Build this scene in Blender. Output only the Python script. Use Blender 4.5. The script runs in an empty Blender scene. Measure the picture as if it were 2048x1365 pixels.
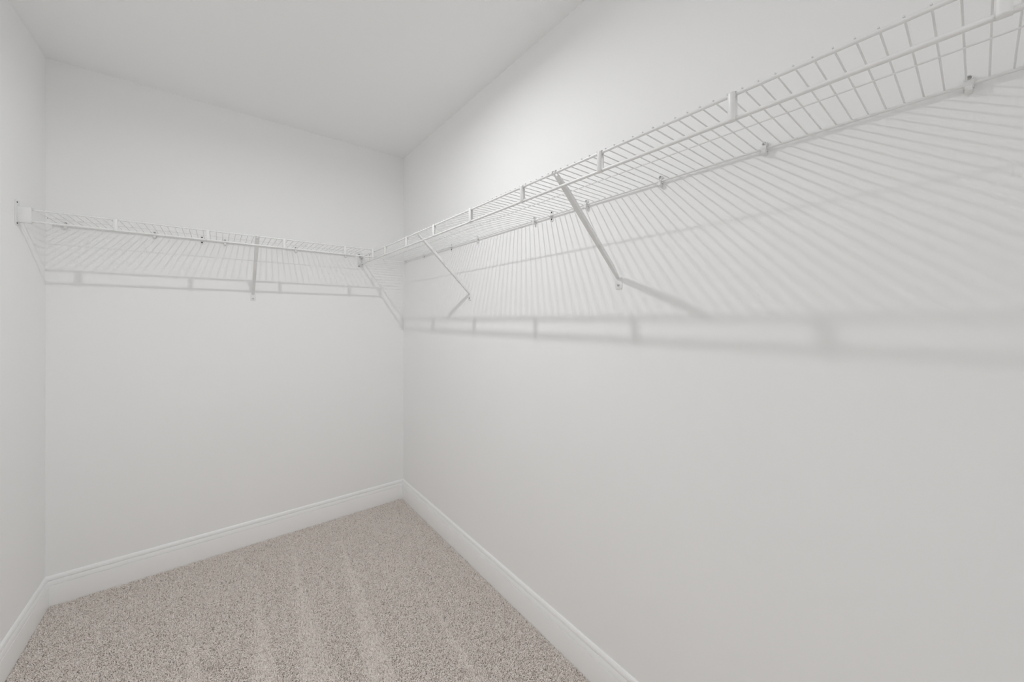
import bpy, bmesh, math
from mathutils import Matrix, Vector

scene = bpy.context.scene
C = scene.collection
PI = math.pi

# ------------------------------------------------------------------ camera
ZS = 0.014                                  # carpet surface is z = 0
CAM = Vector((-1.0503, -2.5959, 1.2688 + ZS))
YAW, ROLL, FPX = 0.6698, 0.0011, 740.68     # solved from the room's edges (2048 px wide frame)
cd = bpy.data.cameras.new('camera')
cd.sensor_fit = 'HORIZONTAL'; cd.sensor_width = 36.0
cd.lens = 36.0 * FPX / 2048.0
cd.shift_y = -42.06 / 2048.0
cd.clip_start = 0.01
cam = bpy.data.objects.new('camera', cd); C.objects.link(cam)
fw = Vector((math.sin(YAW), math.cos(YAW), 0)); rt = Vector((math.cos(YAW), -math.sin(YAW), 0)); up = Vector((0, 0, 1))
rt, up = rt * math.cos(ROLL) + up * math.sin(ROLL), up * math.cos(ROLL) - rt * math.sin(ROLL)
m = Matrix.Identity(4)
for i, v in enumerate((rt, up, -fw)):
    for j in range(3): m[j][i] = v[j]
m.translation = CAM
cam.matrix_world = m
scene.camera = cam

# ------------------------------------------------------------------ world, exposure
w = bpy.data.worlds.new('world'); scene.world = w; w.use_nodes = True
w.node_tree.nodes['Background'].inputs[0].default_value = (0.8, 0.85, 0.9, 1)
w.node_tree.nodes['Background'].inputs[1].default_value = 0.0
vs = scene.view_settings
vs.view_transform = 'Standard'; vs.look = 'None'; vs.gamma = 1.0; vs.use_curve_mapping = False
vs.exposure = 0.15
BULB = 7.2            # watts of the closet lamp
scene.cycles.diffuse_bounces = 9; scene.cycles.max_bounces = 12; scene.cycles.sample_clamp_indirect = 1.2; scene.cycles.use_adaptive_sampling = False
HALL_FILL = 9.0       # watts of the unseen fill light added in the hallway
LIGHT_POS = (-0.829, -1.349, 2.424)

# ------------------------------------------------------------------ room size
W, L, H = 1.6581, 3.20, 2.44 + ZS

# ------------------------------------------------------------------ materials
def mat(name, col, rough=0.5, spec=0.5, bump=0.0, bscale=200.0, var=0.0, vscale=3.0, metal=0.0):
    M = bpy.data.materials.new(name); M.use_nodes = True
    nt = M.node_tree; b = nt.nodes['Principled BSDF']
    b.inputs['Base Color'].default_value = (*col, 1); b.inputs['Roughness'].default_value = rough
    b.inputs['Specular IOR Level'].default_value = spec; b.inputs['Metallic'].default_value = metal
    tc = nt.nodes.new('ShaderNodeTexCoord')
    if bump:
        n = nt.nodes.new('ShaderNodeTexNoise'); n.inputs['Scale'].default_value = bscale; n.inputs['Detail'].default_value = 3
        bp = nt.nodes.new('ShaderNodeBump'); bp.inputs['Strength'].default_value = bump; bp.inputs['Distance'].default_value = 0.001
        nt.links.new(tc.outputs['Object'], n.inputs['Vector']); nt.links.new(n.outputs['Fac'], bp.inputs['Height'])
        nt.links.new(bp.outputs['Normal'], b.inputs['Normal'])
    if var:
        n = nt.nodes.new('ShaderNodeTexNoise'); n.inputs['Scale'].default_value = vscale; n.inputs['Detail'].default_value = 0
        mx = nt.nodes.new('ShaderNodeMix'); mx.data_type = 'RGBA'
        mx.inputs[6].default_value = (*[c * (1 - var) for c in col], 1); mx.inputs[7].default_value = (*[min(1, c * (1 + var)) for c in col], 1)
        nt.links.new(tc.outputs['Object'], n.inputs['Vector']); nt.links.new(n.outputs['Fac'], mx.inputs[0])
        nt.links.new(mx.outputs[2], b.inputs['Base Color'])
    return M

def matte(name, col, var, vscale):
    M = bpy.data.materials.new(name); M.use_nodes = True; nt = M.node_tree
    nt.nodes.remove(nt.nodes['Principled BSDF'])
    d = nt.nodes.new('ShaderNodeBsdfDiffuse'); nt.links.new(d.outputs[0], nt.nodes['Material Output'].inputs['Surface'])
    tc = nt.nodes.new('ShaderNodeTexCoord'); n = nt.nodes.new('ShaderNodeTexNoise'); n.inputs['Scale'].default_value = vscale; n.inputs['Detail'].default_value = 0
    mx = nt.nodes.new('ShaderNodeMix'); mx.data_type = 'RGBA'
    mx.inputs[6].default_value = (*[c * (1 - var) for c in col], 1); mx.inputs[7].default_value = (*[min(1, c * (1 + var)) for c in col], 1)
    nt.links.new(tc.outputs['Object'], n.inputs['Vector']); nt.links.new(n.outputs['Fac'], mx.inputs[0]); nt.links.new(mx.outputs[2], d.inputs['Color'])
    return M
M_WALL = matte('wall_paint', (0.968, 0.968, 0.967), 0.006, 3.0)
M_CEIL = matte('ceiling_paint', (0.968, 0.968, 0.967), 0.006, 3.0)
M_TRIM = mat('trim_enamel', (0.975, 0.975, 0.973), 0.32, 0.5, var=0.005)
M_WIRE = mat('white_epoxy_coating', (0.88, 0.88, 0.875), 0.35, 0.5, var=0.005)
M_PLASTIC = mat('white_plastic', (0.86, 0.86, 0.857), 0.4, 0.5, var=0.005)
M_SCREW = mat('screw_steel', (0.55, 0.55, 0.54), 0.35, 0.5, var=0.1, vscale=200, metal=0.7)
M_DARK = mat('dark_screw', (0.035, 0.034, 0.033), 0.6, 0.3, var=0.2, vscale=300)
M_CUT = mat('bare_cut_steel', (0.05, 0.048, 0.045), 0.5, 0.4, var=0.2, vscale=300)
M_BACK = mat('carpet_backing', (0.66, 0.61, 0.57), 0.95, 0.1, bump=0.5, bscale=400, var=0.2, vscale=60)
M_HALL = matte('hall_carpet', (0.62, 0.57, 0.53), 0.3, 320)

def emit_mat(name, col, s):
    M = bpy.data.materials.new(name); M.use_nodes = True
    b = M.node_tree.nodes['Principled BSDF']
    b.inputs['Base Color'].default_value = (0.9, 0.9, 0.88, 1)
    M.cycles.emission_sampling = 'NONE'      
    b.inputs['Emission Color'].default_value = (*col, 1); b.inputs['Emission Strength'].default_value = s
    return M

# ------------------------------------------------------------------ mesh helpers
def box(bm, x0, x1, y0, y1, z0, z1):
    v = [bm.verts.new((x, y, z)) for z in (z0, z1) for x, y in ((x0, y0), (x1, y0), (x1, y1), (x0, y1))]
    for f in ((3, 2, 1, 0), (4, 5, 6, 7), (0, 1, 5, 4), (1, 2, 6, 5), (2, 3, 7, 6), (3, 0, 4, 7)):
        bm.faces.new([v[i] for i in f])
    return v

def tube(bm, pts, r, n=10, caps=True):
    """round bar through a list of points, radius r (number or one per point)"""
    pts = [Vector(p) for p in pts]; rings = []
    for i, p in enumerate(pts):
        t = (pts[min(i + 1, len(pts) - 1)] - pts[max(i - 1, 0)]).normalized()
        a = Vector((0, 0, 1)) if abs(t.z) < 0.9 else Vector((1, 0, 0))
        u = t.cross(a).normalized(); v = t.cross(u)
        rr = r[i] if isinstance(r, (list, tuple)) else r
        rings.append([bm.verts.new(p + (u * math.cos(2 * PI * k / n) + v * math.sin(2 * PI * k / n)) * rr) for k in range(n)])
    for a, b in zip(rings, rings[1:]):
        for k in range(n): bm.faces.new((a[k], a[(k + 1) % n], b[(k + 1) % n], b[k]))
    if caps: bm.faces.new(rings[0]); bm.faces.new(rings[-1])

def prism(bm, outline, axis, a0, a1):
    """extrude a closed 2-D outline; axis 'x': outline=(y,z), 'y': (x,z), 'z': (x,y)"""
    def P(q, a): return {'x': (a, q[0], q[1]), 'y': (q[0], a, q[1]), 'z': (q[0], q[1], a)}[axis]
    A = [bm.verts.new(P(q, a0)) for q in outline]; B = [bm.verts.new(P(q, a1)) for q in outline]
    n = len(outline)
    for k in range(n): bm.faces.new((A[k], A[(k + 1) % n], B[(k + 1) % n], B[k]))
    bm.faces.new(A); bm.faces.new(B)

def lathe_y(bm, cx, cz, prof, n=16):
    """turn a profile [(radius, y)] about an axis parallel to y at (cx, cz)"""
    rings = []
    for r, y in prof:
        rings.append([bm.verts.new((cx + r * math.cos(2 * PI * k / n), y, cz + r * math.sin(2 * PI * k / n))) for k in range(n)])
    for a, b in zip(rings, rings[1:]):
        for k in range(n): bm.faces.new((a[k], a[(k + 1) % n], b[(k + 1) % n], b[k]))
    bm.faces.new(rings[0]); bm.faces.new(rings[-1])

def lathe_z(bm, prof, n=24):
    rings = [[bm.verts.new((r * math.cos(2 * PI * k / n), r * math.sin(2 * PI * k / n), z)) for k in range(n)] for r, z in prof]
    for a, b in zip(rings, rings[1:]):
        for k in range(n): bm.faces.new((a[k], a[(k + 1) % n], b[(k + 1) % n], b[k]))
    bm.faces.new(rings[0]); bm.faces.new(rings[-1])

def rrect(x0, x1, z0, z1, r, n=4):
    o = []
    for cx, cz, a in ((x1 - r, z1 - r, 0), (x0 + r, z1 - r, 90), (x0 + r, z0 + r, 180), (x1 - r, z0 + r, 270)):
        for k in range(n + 1):
            t = math.radians(a + 90 * k / n); o.append((cx + r * math.cos(t), cz + r * math.sin(t)))
    return o

def obj(name, bm, M, parent=None, smooth=True, bevel=0.0, loc=None):
    bmesh.ops.recalc_face_normals(bm, faces=bm.faces)
    if bevel:
        es = [e for e in bm.edges if len(e.link_faces) == 2 and e.calc_face_angle(0) > 0.6]
        bmesh.ops.bevel(bm, geom=es, offset=bevel, segments=2, affect='EDGES', profile=0.5)
    me = bpy.data.meshes.new(name); bm.to_mesh(me); bm.free()
    if smooth:
        for p in me.polygons: p.use_smooth = True
        me.set_sharp_from_angle(angle=math.radians(38))
    me.materials.append(M)
    o = bpy.data.objects.new(name, me); C.objects.link(o)
    if parent: o.parent = parent
    if loc: o.location = loc
    return o

def thing(name, label, cat, loc, rz=0.0, group=None):
    o = bpy.data.objects.new(name, None); o.empty_display_size = 0.05; C.objects.link(o)
    o.location = loc; o.rotation_euler = (0, 0, rz)
    o['label'] = label; o['category'] = cat
    if group: o['group'] = group
    return o

def dup(root, loc, rz, label=None):
    r = root.copy(); C.objects.link(r); r.location = loc; r.rotation_euler = (0, 0, rz)
    if label: r['label'] = label
    for ch in list(root.children):
        c = ch.copy(); C.objects.link(c); c.parent = r
        for g in list(ch.children):
            d = g.copy(); C.objects.link(d); d.parent = c
    return r

def struct(name, bm, M, label, parent=None, smooth=False):
    o = obj(name, bm, M, parent, smooth)
    o['kind'] = 'structure'; o['label'] = label
    return o

NEW = bmesh.new

# ------------------------------------------------------------------ the room shell
T = 0.12
DX0, DX1, DH = -1.53, -0.70, 2.05           # doorway in the front wall, behind the camera
HL = 0.9                                    # hallway depth beyond it
bm = NEW(); box(bm, -W - T, T, 0, T, -0.1, H + 0.1); struct('wall_back', bm, M_WALL, 'pale grey painted end wall behind the short wire shelf')
bm = NEW(); box(bm, 0, T, -L, 0, -0.1, H + 0.1); struct('wall_right', bm, M_WALL, 'pale grey painted side wall carrying the long wire shelf')
bm = NEW(); box(bm, -W - T, -W, -L, 0, -0.1, H + 0.1); struct('wall_left', bm, M_WALL, 'pale grey painted bare side wall')
bm = NEW()
box(bm, -W - T, DX0, -L - T, -L, -0.1, H + 0.1); box(bm, DX1, T, -L - T, -L, -0.1, H + 0.1); box(bm, DX0, DX1, -L - T, -L, DH, H + 0.1)
struct('wall_front', bm, M_WALL, 'painted wall with the open doorway of the closet')
bm = NEW(); box(bm, -W - T, T, -L - T - HL - T, T, H, H + 0.1); struct('ceiling', bm, M_CEIL, 'flat white painted ceiling')
bm = NEW(); box(bm, -W, 0, -L, 0, -0.06, -0.008); struct('floor', bm, M_BACK, 'closet floor with carpet backing')
# hallway the camera stands in front of
y0, y1 = -L - T - HL, -L - T
bm = NEW(); box(bm, -W, 0, y0, -L, -0.06, -0.002); struct('floor_hall', bm, M_HALL, 'carpeted hallway floor outside the closet')
bm = NEW(); box(bm, -W - T, T, y0 - T, y0, -0.1, H); struct('wall_hall_end', bm, M_WALL, 'painted far wall of the hallway')
bm = NEW(); box(bm, -W - T, -W, y0, y1, -0.1, H); struct('wall_hall_left', bm, M_WALL, 'painted hallway wall')
bm = NEW(); box(bm, 0, T, y0, y1, -0.1, H); struct('wall_hall_right', bm, M_WALL, 'painted hallway wall')
# door casing
bm = NEW()
for s in (0, 1):
    x0, x1 = ((DX0 - 0.06, DX0), (DX1, DX1 + 0.06))[s]
    box(bm, x0, x1, -L, -L + 0.015, 0.0, DH + 0.06)
box(bm, DX0, DX1, -L, -L + 0.015, DH, DH + 0.06)
struct('trim_1', bm, M_TRIM, 'white door casing around the doorway')

# baseboards: (thickness out of the wall, height)
BB = [(0, -0.008), (0.0145, -0.008), (0.0145, 0.0865), (0.0140, 0.0880), (0.0105, 0.0886), (0.0105, 0.0893), (0.0130, 0.0905), (0.0125, 0.0960),
      (0.0108, 0.1030), (0.0090, 0.1080), (0.0045, 0.1094), (0.0045, 0.1108), (0.0085, 0.1122), (0.0080, 0.1170), (0.0065, 0.1235), (0.0040, 0.1275), (0.0020, 0.1290), (0, 0.1290)]
def baseboard(name, a, b, n, label, m0=1, m1=1):
    """a, b wall-line ends; n room-side normal; m0/m1: mitred (1) or square (0) ends"""
    a, b, n = Vector(a), Vector(b), Vector(n); t = (b - a).normalized()
    bm = NEW(); A = [bm.verts.new(a + n * d + t * d * m0 + Vector((0, 0, z))) for d, z in BB]; B = [bm.verts.new(b + n * d - t * d * m1 + Vector((0, 0, z))) for d, z in BB]
    k = len(BB)
    for i in range(k): bm.faces.new((A[i], A[(i + 1) % k], B[(i + 1) % k], B[i]))
    bm.faces.new(A); bm.faces.new(B)
    o = obj(name, bm, M_TRIM, None, True); o.data.set_sharp_from_angle(angle=math.radians(28)); o['kind'] = 'structure'; o['label'] = label
baseboard('baseboard_back', (-W, 0, 0), (0, 0, 0), (0, -1, 0), 'white moulded baseboard along the end wall')
baseboard('baseboard_right', (0, 0, 0), (0, -L, 0), (-1, 0, 0), 'white moulded baseboard along the long shelf wall')
baseboard('baseboard_left', (-W, -L, 0), (-W, 0, 0), (1, 0, 0), 'white moulded baseboard along the bare side wall')
baseboard('baseboard_front', (0, -L, 0), (DX1 + 0.06, -L, 0), (0, 1, 0), 'white moulded baseboard beside the doorway', 1, 0)

# ------------------------------------------------------------------ wire shelves
# local frame of everything on a wall: wall plane y = 0, room side -y, x along the wall
DEP, DROP = 0.302, 0.045                 # front rails from the wall, lip drop
R_TOP, R_LOW, R_REAR, R_MID, R_X = 0.0034, 0.0041, 0.0029, 0.0015, 0.00145

def strap_mesh():
    bm = NEW()   # metal tie with a rounded front, wrapped round both front rails
    h = 0.0066; o = rrect(-0.0056, 0.0048, -DROP - 0.0048, 0.0042, 0.0040, 3)
    i = rrect(-0.0046, 0.0040, -DROP - 0.0043, 0.0036, 0.0032, 3)
    n = len(o); cols = []
    for x in [h * t for t in (-1, -0.9, -0.6, -0.2, 0.2, 0.6, 0.9, 1)]:
        u = 0.0034 * (1 - (x / h) ** 2)
        f = lambda q: [bm.verts.new((x, y - (u if y < 0 else 0), z)) for y, z in q]
        cols.append((f(o), f(i)))
    for (o0, i0), (o1, i1) in zip(cols, cols[1:]):
        for k in range(n):
            j = (k + 1) % n
            bm.faces.new((o0[k], o0[j], o1[j], o1[k])); bm.faces.new((i0[k], i1[k], i1[j], i0[j]))
    for o0, i0 in (cols[0], cols[-1]):
        for k in range(n):
            j = (k + 1) % n; bm.faces.new((o0[k], i0[k], i0[j], o0[j]))
    return bm

def wire_shelf(label, loc, rz, ry, rails, rear, mid, wires, straps, cut):
    t = thing('wire_shelf', label, 'shelf', loc, rz)
    t.rotation_euler = (0, ry, rz)
    bm = NEW(); tube(bm, [(rails[0], -DEP, 0), (rails[1], -DEP, 0)], R_TOP, 12); obj('front_rail', bm, M_WIRE, t)
    bm = NEW(); tube(bm, [(rails[0], -DEP, -DROP), (rails[1], -DEP, -DROP)], R_LOW, 12); o = obj('hanging_rail', bm, M_WIRE, t)
    bm = NEW(); tube(bm, [(rear[0], -0.0085, 0), (rear[1], -0.0085, 0)], R_REAR, 10); rr = obj('rear_rail', bm, M_WIRE, t)
    zm = R_TOP - R_MID
    bm = NEW(); tube(bm, [(mid[0], -0.150, zm), (mid[1], -0.150, zm)], R_MID, 8); mr = obj('middle_wire', bm, M_WIRE, t)
    for side, par, yy, zz, r in ((cut, rr, -0.0085, 0, R_REAR), (cut, mr, -0.150, zm, R_MID)):
        if side is None: continue
        x = (rear if par is rr else mid)[side]; s = 1 if side else -1
        bm = NEW(); tube(bm, [(x, yy, zz), (x + s * 0.0012, yy, zz)], r * 1.02, 8); e = obj('cut_end', bm, M_CUT, par); e['label'] = 'dark bare cut wire end'
    bm = NEW(); zx = R_TOP + R_X * 0.9
    tube(bm, [(0, -0.0035, zx), (0, -DEP - 0.0042, zx)], R_X, 8); first = obj('cross_wire', bm, M_WIRE, t); me = first.data
    for i, x in enumerate(wires):
        o = first if i == 0 else bpy.data.objects.new('cross_wire', me)
        if i: C.objects.link(o); o.parent = t
        o.location = (x, 0, 0)
    sb = obj('lip_strap', strap_mesh(), M_WIRE, t); me = sb.data
    for i, x in enumerate(straps):
        o = sb if i == 0 else bpy.data.objects.new('lip_strap', me)
        if i: C.objects.link(o); o.parent = t
        o.location = (x, -DEP, 0)
    return t

ZR = 1.687 + ZS       # long shelf rail height
ZB = 1.6955 + ZS      # short shelf rail height
PITCH = 0.02535
wr = []; s = 0.0205
while s < L - 0.015: wr.append(s); s += PITCH
SR = wire_shelf('long white wire shelf with hanging rail along the side wall', (0, 0, ZR), -PI / 2, 0.0, (0.006, L - 0.006), (0.030, L - 0.01), (0.012, L - 0.01),
                wr, [0.4890 + 0.3036 * k for k in range(9)] + [0.1853], None)
wb = []; s = -0.3500
while s > -1.625: wb.append(s); s -= PITCH
SB = wire_shelf('short white wire shelf on the end wall below the ceiling', (0, 0, ZB), 0.0, 0.0, (-W + 0.006, -0.3085), (-1.634, -0.335), (-1.617, -0.335),
                wb, [-1.3965, -1.0920, -0.7787, -0.4742], 0)

# ------------------------------------------------------------------ diagonal braces
def brace(label, loc, rz):
    """origin at the wall foot screw; the strut rises at 45 degrees to the front rail"""
    t = thing('shelf_brace', label, 'brace', loc, rz)
    top = Vector((0, -DEP + 0.0085, ZTOP - 0.0062)); bot = Vector((0, -0.004, 0.022))
    d = (top - bot).normalized(); nrm = Vector((0, -d.z, d.y)); nrm = -nrm if nrm.z > 0 else nrm   # down and out of the wall
    bm = NEW(); N = 8; rows = []
    Ld = (top - bot).length
    for k in range(N + 1):
        f = k / N; p = bot + d * Ld * f
        hw = 0.0068 + 0.0024 * f
        dep = 0.0085 * min(1, f / 0.12 + 0.15) * min(1, (1 - f) / 0.16 + 0.12)
        prof = [(-hw, 0), (-hw * 0.9, -0.0016), (-hw * 0.5, -0.0016), (hw * 0.5, -0.0016), (hw * 0.9, -0.0016), (hw, 0), (hw, dep), (hw - 0.0013, dep), (hw - 0.0016, 0.0010), (-hw + 0.0016, 0.0010), (-hw + 0.0013, dep), (-hw, dep)]
        rows.append([bm.verts.new(p + Vector((x, 0, 0)) - nrm * q) for x, q in prof])
    n = len(rows[0])
    for a, b in zip(rows, rows[1:]):
        for k in range(n): bm.faces.new((a[k], a[(k + 1) % n], b[(k + 1) % n], b[k]))
    bm.faces.new(rows[0]); bm.faces.new(rows[-1])
    st = obj('strut', bm, M_WIRE, t)
    # rivet hole near the top
    bm = NEW(); c = bot + d * (Ld - 0.017) + nrm * 0.0017
    tube(bm, [c, c + nrm * 0.0006], 0.0026, 12); h = obj('punched_hole', bm, M_TRIM, st); h['label'] = 'bright punched hole'
    # two prongs hooked over the front rail
    for sx in (-0.0058, 0.0058):
        bm = NEW(); pts = [top - d * 0.004 + Vector((sx, 0, 0))]
        rc = Vector((sx, -DEP, ZTOP))
        for a in (-15, 25, 60, 95, 130, 165, 190):
            th = math.radians(a); pts.append(rc + Vector((0, math.cos(th), math.sin(th))) * 0.0055)
        tube(bm, pts, 0.0018, 8); obj('hook', bm, M_WIRE, t)
    bm = NEW(); prism(bm, rrect(-0.0135, 0.0135, -0.0135, 0.0265, 0.0055), 'y', -0.0002, -0.0024); obj('foot_plate', bm, M_WIRE, t, True, 0.0005)
    bm = NEW(); lathe_y(bm, 0, 0, [(0.0046, -0.0024), (0.0044, -0.0038), (0.0030, -0.0048), (0.0014, -0.0048), (0.0011, -0.0036)]); sc = obj('screw', bm, M_SCREW, t); sc['label'] = 'grey screw head'
    return t

ZF = 1.386 + ZS
ZTOP = ZR - ZF
brace('white diagonal brace under the long shelf, the one farther from the room corner', (0, -1.8457, ZF), -PI / 2)
brace('white diagonal brace under the long shelf, next to the room corner', (0, -0.9078, ZF), -PI / 2)
ZFB = 1.391 + ZS
ZTOP = ZB - ZFB
brace('white diagonal brace under the short shelf on the end wall', (-0.895, 0, ZFB), 0.0)

# ------------------------------------------------------------------ rail clips
def arc_clip(bm, x0, x1, ri=0.0034, ro=0.0066, cy=-0.0085):
    o = [(cy + ro * math.cos(math.radians(a)), ro * math.sin(math.radians(a))) for a in range(118, 425, 18)]
    i = [(cy + ri * math.cos(math.radians(a)), ri * math.sin(math.radians(a))) for a in range(118, 425, 18)][::-1]
    ring = o + i; n = len(o)
    A = [bm.verts.new((x0, y, z)) for y, z in ring]; B = [bm.verts.new((x1, y, z)) for y, z in ring]; k = len(ring)
    for j in range(k): bm.faces.new((A[j], A[(j + 1) % k], B[(j + 1) % k], B[j]))
    for j in range(n - 1):
        bm.faces.new((A[j], A[j + 1], A[k - 2 - j], A[k - 1 - j])); bm.faces.new((B[j], B[k - 1 - j], B[k - 2 - j], B[j + 1]))

def clip(label, group, loc, rz):
    t = thing('rail_clip', label, 'clip', loc, rz, group)
    bm = NEW()
    prism(bm, rrect(-0.0062, 0.0062, -0.0135, 0.0175, 0.0045), 'y', -0.0001, -0.0018)   # back plate
    arc_clip(bm, -0.0062, 0.0062)                                                     # saddle under the rail
    prism(bm, [(-0.0146, -0.003), (-0.0146, -0.0125), (-0.0110, -0.0150), (-0.0018, -0.0150), (-0.0018, -0.0072), (-0.0085, -0.0070)], 'x', -0.0045, 0.0045)
    obj('clip_body', bm, M_PLASTIC, t)
    bm = NEW(); lathe_y(bm, 0, 0.0122, [(0.0058, -0.0018), (0.0056, -0.0082), (0.0050, -0.0088), (0.0040, -0.0084), (0.0038, -0.0040), (0.0030, -0.0040)], 18)
    obj('screw_collar', bm, M_PLASTIC, t)
    bm = NEW(); lathe_y(bm, 0, 0.0122, [(0.0031, -0.0040), (0.0029, -0.0052), (0.0018, -0.0058), (0.0009, -0.0057), (0.0007, -0.0048)], 12)
    sc = obj('screw', bm, M_SCREW, t); sc['label'] = 'grey screw head'
    return t
GR = 'rail clips of the long shelf'
first = None
for y, lab in ((0.052, 'white plastic rail clip of the long shelf tight in the room corner'),
               (0.351, 'white rail clip between the room corner and the nearest long shelf anchor plate'),
               (0.990, 'white plastic rail clip just past the long shelf brace next to the corner'),
               (1.429, 'white plastic rail clip before the anchor plate halfway along the long shelf'),
               (1.711, 'white plastic rail clip between the halfway anchor plate and the farther long shelf brace'),
               (1.998, 'first white rail clip of the long shelf past its farther brace from the corner'),
               (2.2695, 'second white rail clip of the long shelf past its farther brace from the corner'),
               (2.5835, 'third white rail clip of the long shelf past its farther brace from the corner')):
    if first is None: first = clip(lab, GR, (0, -y, ZR), -PI / 2)
    else: dup(first, (0, -y, ZR), -PI / 2, lab)
GB = 'rail clips of the short shelf'
for x, lab in ((-1.598, 'white rail clip of the short shelf beside the bare side wall'),
               (-1.304, 'white rail clip of the short shelf between the side wall clip and the anchor plate'),
               (-1.023, 'white rail clip of the short shelf between its anchor plate and its brace'),
               (-0.683, 'white rail clip of the short shelf, next one past its brace toward the long shelf'),
               (-0.398, 'white rail clip of the short shelf beside the end bracket of the long shelf')):
    o = dup(first, (x, 0, ZB), 0.0, lab); o['group'] = GB

def anchor(label, loc, rz):
    t = thing('rail_anchor', label, 'bracket', loc, rz)
    bm = NEW(); prism(bm, rrect(-0.0080, 0.0080, -0.0225, 0.0215, 0.0035), 'y', -0.0001, -0.0026); obj('plate', bm, M_PLASTIC, t, True, 0.0005)
    bm = NEW(); arc_clip(bm, -0.0045, 0.0045, 0.0034, 0.0058); obj('rail_saddle', bm, M_PLASTIC, t)
    for z in (0.0135, -0.0140):
        bm = NEW(); lathe_y(bm, 0, z, [(0.0036, -0.0026), (0.0034, -0.0033), (0.0020, -0.0036)], 14); h = obj('screw', bm, M_DARK, t); h['label'] = 'near-black screw'
    return t
anchor('white two-screw anchor plate halfway along the long shelf rear rail', (0, -1.5285, ZR), -PI / 2)
anchor('white two-screw anchor plate on the long shelf rail before the brace near the corner', (0, -0.7145, ZR), -PI / 2)
anchor('white two-screw anchor plate on the short shelf rear rail', (-1.121, 0, ZB + 0.002), 0.0)

# ------------------------------------------------------------------ shelf end brackets
def end_bracket(label, loc, rz, side, closed):
    """wall plane y=0, sleeve along -y, x = 0 at the front rails; side = room-side sign of x"""
    t = thing('end_bracket', label, 'bracket', loc, rz)
    def bx(bm, xa, xb, ya, yb, za, zb):
        xa, xb = sorted((xa * side, xb * side)); box(bm, xa, xb, ya, yb, za, zb)
    bm = NEW(); bx(bm, -0.016, 0.018, -0.0030, -0.0001, -DROP - 0.019, 0.032); obj('wall_plate', bm, M_PLASTIC, t, True, 0.0012)
    Ls, zt, zb = 0.038, 0.0085, -DROP - 0.0075
    bm = NEW()
    bx(bm, -0.0098, 0.0098, -Ls, -0.0030, zt - 0.0016, zt); bx(bm, -0.0098, 0.0098, -Ls, -0.0030, zb, zb + 0.0016)
    if closed: bx(bm, 0.0080, 0.0098, -Ls, -0.0030, zb + 0.0016, zt - 0.0016)
    else:
        bx(bm, -0.0098, -0.0080, -Ls, -0.0030, zb + 0.0016, zt - 0.0016)
    obj('rail_sleeve', bm, M_PLASTIC, t, True, 0.0004)
    for z in (0.0225, -DROP - 0.0125):
        bm = NEW(); lathe_y(bm, 0.0085 * side, z, [(0.0034, -0.0030), (0.0031, -0.0037), (0.0018, -0.0040)], 14); h = obj('screw', bm, M_DARK, t); h['label'] = 'near-black screw'
    return t
end_bracket('white end bracket on the bare side wall holding the short shelf front', (-W, -DEP, ZB), PI / 2, -1, True)
end_bracket('white end bracket on the end wall holding the long shelf front', (-DEP, 0, ZR), 0.0, -1, False)

# corner clip tying the short shelf's front to the long shelf
t = thing('corner_clip', 'white metal corner clip joining the short shelf to the long shelf front', 'clip', (-0.3165, -DEP, ZB))
bm = strap_mesh(); obj('strap', bm, M_WIRE, t)
bm = NEW(); pts = [(0.0, 0, 0.0058), (0.010, 0, 0.0058)] + [(0.0145 + 0.0056 * math.sin(math.radians(a)), 0, -0.0085 + 0.0125 * math.cos(math.radians(a))) for a in (10, 40, 70, 95)]
tube(bm, pts, 0.0016, 8); obj('hook', bm, M_WIRE, t)

# ------------------------------------------------------------------ ceiling light and added hallway fill
def area_lamp(name, shape, sx, sy, power, loc, rot, parent, spread=180):
    ld = bpy.data.lights.new(name, 'AREA'); ld.shape = shape; ld.size = sx; ld.size_y = sy; ld.energy = power; ld.color = (0.975, 0.99, 1.0)
    ld.spread = math.radians(spread)      # recessed lens: a wide downward beam
    o = bpy.data.objects.new(name, ld); C.objects.link(o); o.parent = parent; o.location = loc; o.rotation_euler = rot
    return o
def ceiling_light(label, loc, power):
    t = thing('ceiling_light', label, 'lamp', (loc[0], loc[1], H))
    bm = NEW(); lathe_z(bm, [(0.055, -0.0005), (0.055, -0.008), (0.050, -0.013), (0.024, -0.014), (0.018, -0.0145)]); obj('lamp_base', bm, M_PLASTIC, t)
    zc = loc[2] - H
    bm = NEW(); lathe_z(bm, [(0.0285, -0.014), (0.0285, zc), (0.0262, zc + 0.0004), (0.0262, -0.014)]); obj('lamp_rim', bm, M_PLASTIC, t)
    bm = NEW(); lathe_z(bm, [(0.0258, zc + 0.0030), (0.0258, zc + 0.0012), (0.018, zc + 0.0006), (0.006, zc + 0.0003)], 24)
    o = obj('lens', bm, emit_mat('lens_glow', (1.0, 1.0, 1.0), 2.0), t)
    area_lamp('lamp_light', 'DISK', 0.046, 0.046, power, (0, 0, zc - 0.0002), (0, 0, 0), t, 172); o['label'] = 'lit white lens'
    return t
ceiling_light('small flush round lamp on the closet ceiling', LIGHT_POS, BULB)

t = thing('hall_fill_light', 'long white fill light added above the doorway in the hallway', 'lamp', (-0.83, -L - T, 2.25))  # made-up fill behind the camera, added to even out the closet's light
bm = NEW(); box(bm, -0.78, 0.78, -0.05, -0.0005, -0.15, 0.15); obj('fill_housing', bm, M_PLASTIC, t, True, 0.003)
bm = NEW(); box(bm, -0.75, 0.75, -0.058, -0.0505, -0.135, 0.135); o = obj('diffuser', bm, emit_mat('fill_glow', (1, 1, 1), 0.5), t); o['label'] = 'lit white diffuser of the added fill light'
area_lamp('lamp_light', 'RECTANGLE', 1.5, 0.27, HALL_FILL, (0, -0.0585, 0), (-PI / 2, 0, 0), t)

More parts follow.
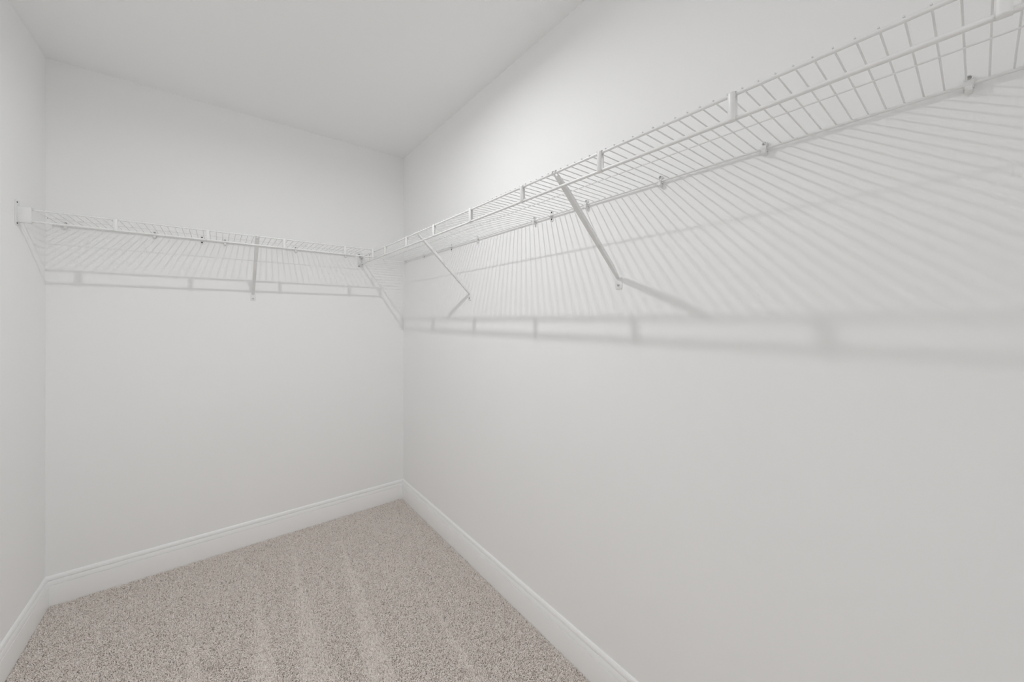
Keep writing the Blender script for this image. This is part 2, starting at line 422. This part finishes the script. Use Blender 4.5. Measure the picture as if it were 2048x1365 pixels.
# ------------------------------------------------------------------ carpet pile (geometry nodes, one object)
def carpet():
    M = bpy.data.materials.new('carpet_yarn'); M.use_nodes = True
    nt = M.node_tree; nt.nodes.remove(nt.nodes['Principled BSDF'])
    b = nt.nodes.new('ShaderNodeBsdfDiffuse'); nt.links.new(b.outputs[0], nt.nodes['Material Output'].inputs['Surface'])
    oi = nt.nodes.new('ShaderNodeObjectInfo'); cr = nt.nodes.new('ShaderNodeValToRGB')
    e = cr.color_ramp.elements
    e[0].position = 0.0; e[0].color = (0.56, 0.50, 0.455, 1); e[1].position = 1.0; e[1].color = (0.98, 0.945, 0.91, 1)
    k = e.new(0.16); k.color = (0.88, 0.815, 0.765, 1); k = e.new(0.6); k.color = (0.95, 0.89, 0.845, 1)
    nt.links.new(oi.outputs['Random'], cr.inputs['Fac']); nt.links.new(cr.outputs['Color'], b.inputs['Color'])

    bm = NEW(); e0 = 0.017
    v = [bm.verts.new(p) for p in ((-W + e0, -L, -0.0075), (-e0, -L, -0.0075), (-e0, -e0, -0.0075), (-W + e0, -e0, -0.0075))]; bm.faces.new(v)
    o = obj('carpet_pile', bm, M, None, False)
    o['kind'] = 'stuff'; o['label'] = 'beige grey twisted carpet pile covering the closet floor'; o['category'] = 'carpet'

    g = bpy.data.node_groups.new('carpet_tufts', 'GeometryNodeTree')
    g.interface.new_socket('Geometry', in_out='INPUT', socket_type='NodeSocketGeometry')
    g.interface.new_socket('Geometry', in_out='OUTPUT', socket_type='NodeSocketGeometry')
    N, Lk = g.nodes, g.links
    gi, go = N.new('NodeGroupInput'), N.new('NodeGroupOutput')
    dp = N.new('GeometryNodeDistributePointsOnFaces'); dp.distribute_method = 'RANDOM'; dp.inputs['Density'].default_value = 130000; dp.inputs['Seed'].default_value = 3
    Lk.new(gi.outputs[0], dp.inputs['Mesh'])
    # three bent strands of yarn
    join = N.new('GeometryNodeJoinGeometry')
    for (bend, hgt) in ((0.0034, 0.0070), (0.0052, 0.0058), (0.0018, 0.0076)):
        q = N.new('GeometryNodeCurveQuadraticBezier'); q.inputs['Resolution'].default_value = 3
        q.inputs['Start'].default_value = (0, 0, 0); q.inputs['Middle'].default_value = (bend * 0.15, 0.0006, hgt * 0.75); q.inputs['End'].default_value = (bend, 0.0004, hgt)
        cc = N.new('GeometryNodeCurvePrimitiveCircle'); cc.inputs['Resolution'].default_value = 4; cc.inputs['Radius'].default_value = 0.0013
        cm = N.new('GeometryNodeCurveToMesh'); cm.inputs['Fill Caps'].default_value = True
        Lk.new(q.outputs[0], cm.inputs['Curve']); Lk.new(cc.outputs[0], cm.inputs['Profile Curve'])
        sm = N.new('GeometryNodeSetShadeSmooth'); Lk.new(cm.outputs[0], sm.inputs[0])
        gt = N.new('GeometryNodeGeometryToInstance'); Lk.new(sm.outputs[0], gt.inputs[0]); Lk.new(gt.outputs[0], join.inputs[0])
    ip = N.new('GeometryNodeInstanceOnPoints'); ip.inputs['Pick Instance'].default_value = True
    Lk.new(dp.outputs['Points'], ip.inputs['Points']); Lk.new(join.outputs[0], ip.inputs['Instance'])
    ri = N.new('FunctionNodeRandomValue'); ri.data_type = 'INT'
    for s_ in ri.inputs:
        if s_.type == 'INT' and s_.name == 'Min': s_.default_value = 0
        if s_.type == 'INT' and s_.name == 'Max': s_.default_value = 2
        if s_.type == 'INT' and s_.name == 'Seed': s_.default_value = 1
    Lk.new([x for x in ri.outputs if x.type == 'INT'][0], ip.inputs['Instance Index'])
    rv = N.new('FunctionNodeRandomValue'); rv.data_type = 'FLOAT_VECTOR'
    rv.inputs[0].default_value = (-0.30, -0.30, 0.0); rv.inputs[1].default_value = (0.30, 0.30, 6.2832)
    Lk.new(rv.outputs[0], ip.inputs['Rotation'])
    rs = N.new('FunctionNodeRandomValue'); rs.data_type = 'FLOAT'
    for s_ in rs.inputs:
        if s_.type == 'VALUE' and s_.name == 'Min': s_.default_value = 0.8
        if s_.type == 'VALUE' and s_.name == 'Max': s_.default_value = 1.2
    Lk.new([x for x in rs.outputs if x.type == 'VALUE'][0], ip.inputs['Scale'])

    # vacuum tracks: wedges of pile brushed the other way
    def mth(op, a, b=None, clamp=False):
        n = N.new('ShaderNodeMath'); n.operation = op; n.use_clamp = clamp
        for i, x in enumerate((a, b)):
            if x is None: continue
            if isinstance(x, (int, float)): n.inputs[i].default_value = x
            else: Lk.new(x, n.inputs[i])
        return n.outputs[0]
    pos = N.new('GeometryNodeInputPosition'); sx = N.new('ShaderNodeSeparateXYZ'); Lk.new(pos.outputs[0], sx.inputs[0])
    nz = N.new('ShaderNodeTexNoise'); nz.inputs['Scale'].default_value = 14; Lk.new(pos.outputs[0], nz.inputs['Vector'])
    wob = mth('MULTIPLY', mth('SUBTRACT', nz.outputs[0], 0.5), 0.03)
    X = mth('ADD', sx.outputs['X'], wob); Y = sx.outputs['Y']
    total = None
    # (apex x, apex y, x-left slope, x-right slope) edges drift with distance from the apex
    for ax, ay, dl, dr in ((-1.152, -0.529, 0.03, 0.175), (-0.9034, -0.447, -0.095, 0.04), (-0.7265, -0.2176, -0.101, 0.0), (-0.49, -0.2845, -0.151, -0.054), (-0.27, -0.75, -0.10, -0.05)):
        run = mth('SUBTRACT', ay, Y)                       # distance from the apex toward the doorway
        xl = mth('ADD', mth('MULTIPLY', run, dl), ax); xr = mth('ADD', mth('MULTIPLY', run, dr), ax)
        a = mth('MULTIPLY', mth('ADD', mth('SUBTRACT', X, xl), 0.006), 80.0, True)
        b_ = mth('MULTIPLY', mth('ADD', mth('SUBTRACT', xr, X), 0.006), 80.0, True)
        c_ = mth('MULTIPLY', run, 8.0, True)
        k_ = mth('MULTIPLY', mth('MULTIPLY', a, b_), c_)
        total = k_ if total is None else mth('MAXIMUM', total, k_)
    lean = mth('ADD', mth('MULTIPLY', total, LEAN1 - LEAN0), LEAN0)
    cx = N.new('ShaderNodeCombineXYZ'); Lk.new(lean, cx.inputs['X'])
    ro = N.new('GeometryNodeRotateInstances'); Lk.new(ip.outputs[0], ro.inputs['Instances']); Lk.new(cx.outputs[0], ro.inputs['Rotation'])
    ro.inputs['Local Space'].default_value = False; Lk.new(pos.outputs[0], ro.inputs['Pivot Point'])
    st = N.new('GeometryNodeSetMaterial'); st.inputs['Material'].default_value = M
    Lk.new(ro.outputs[0], st.inputs[0]); Lk.new(st.outputs[0], go.inputs[0])
    md = o.modifiers.new('tufts', 'NODES'); md.node_group = g
    return o
LEAN0, LEAN1 = 0.5, -0.9
carpet()
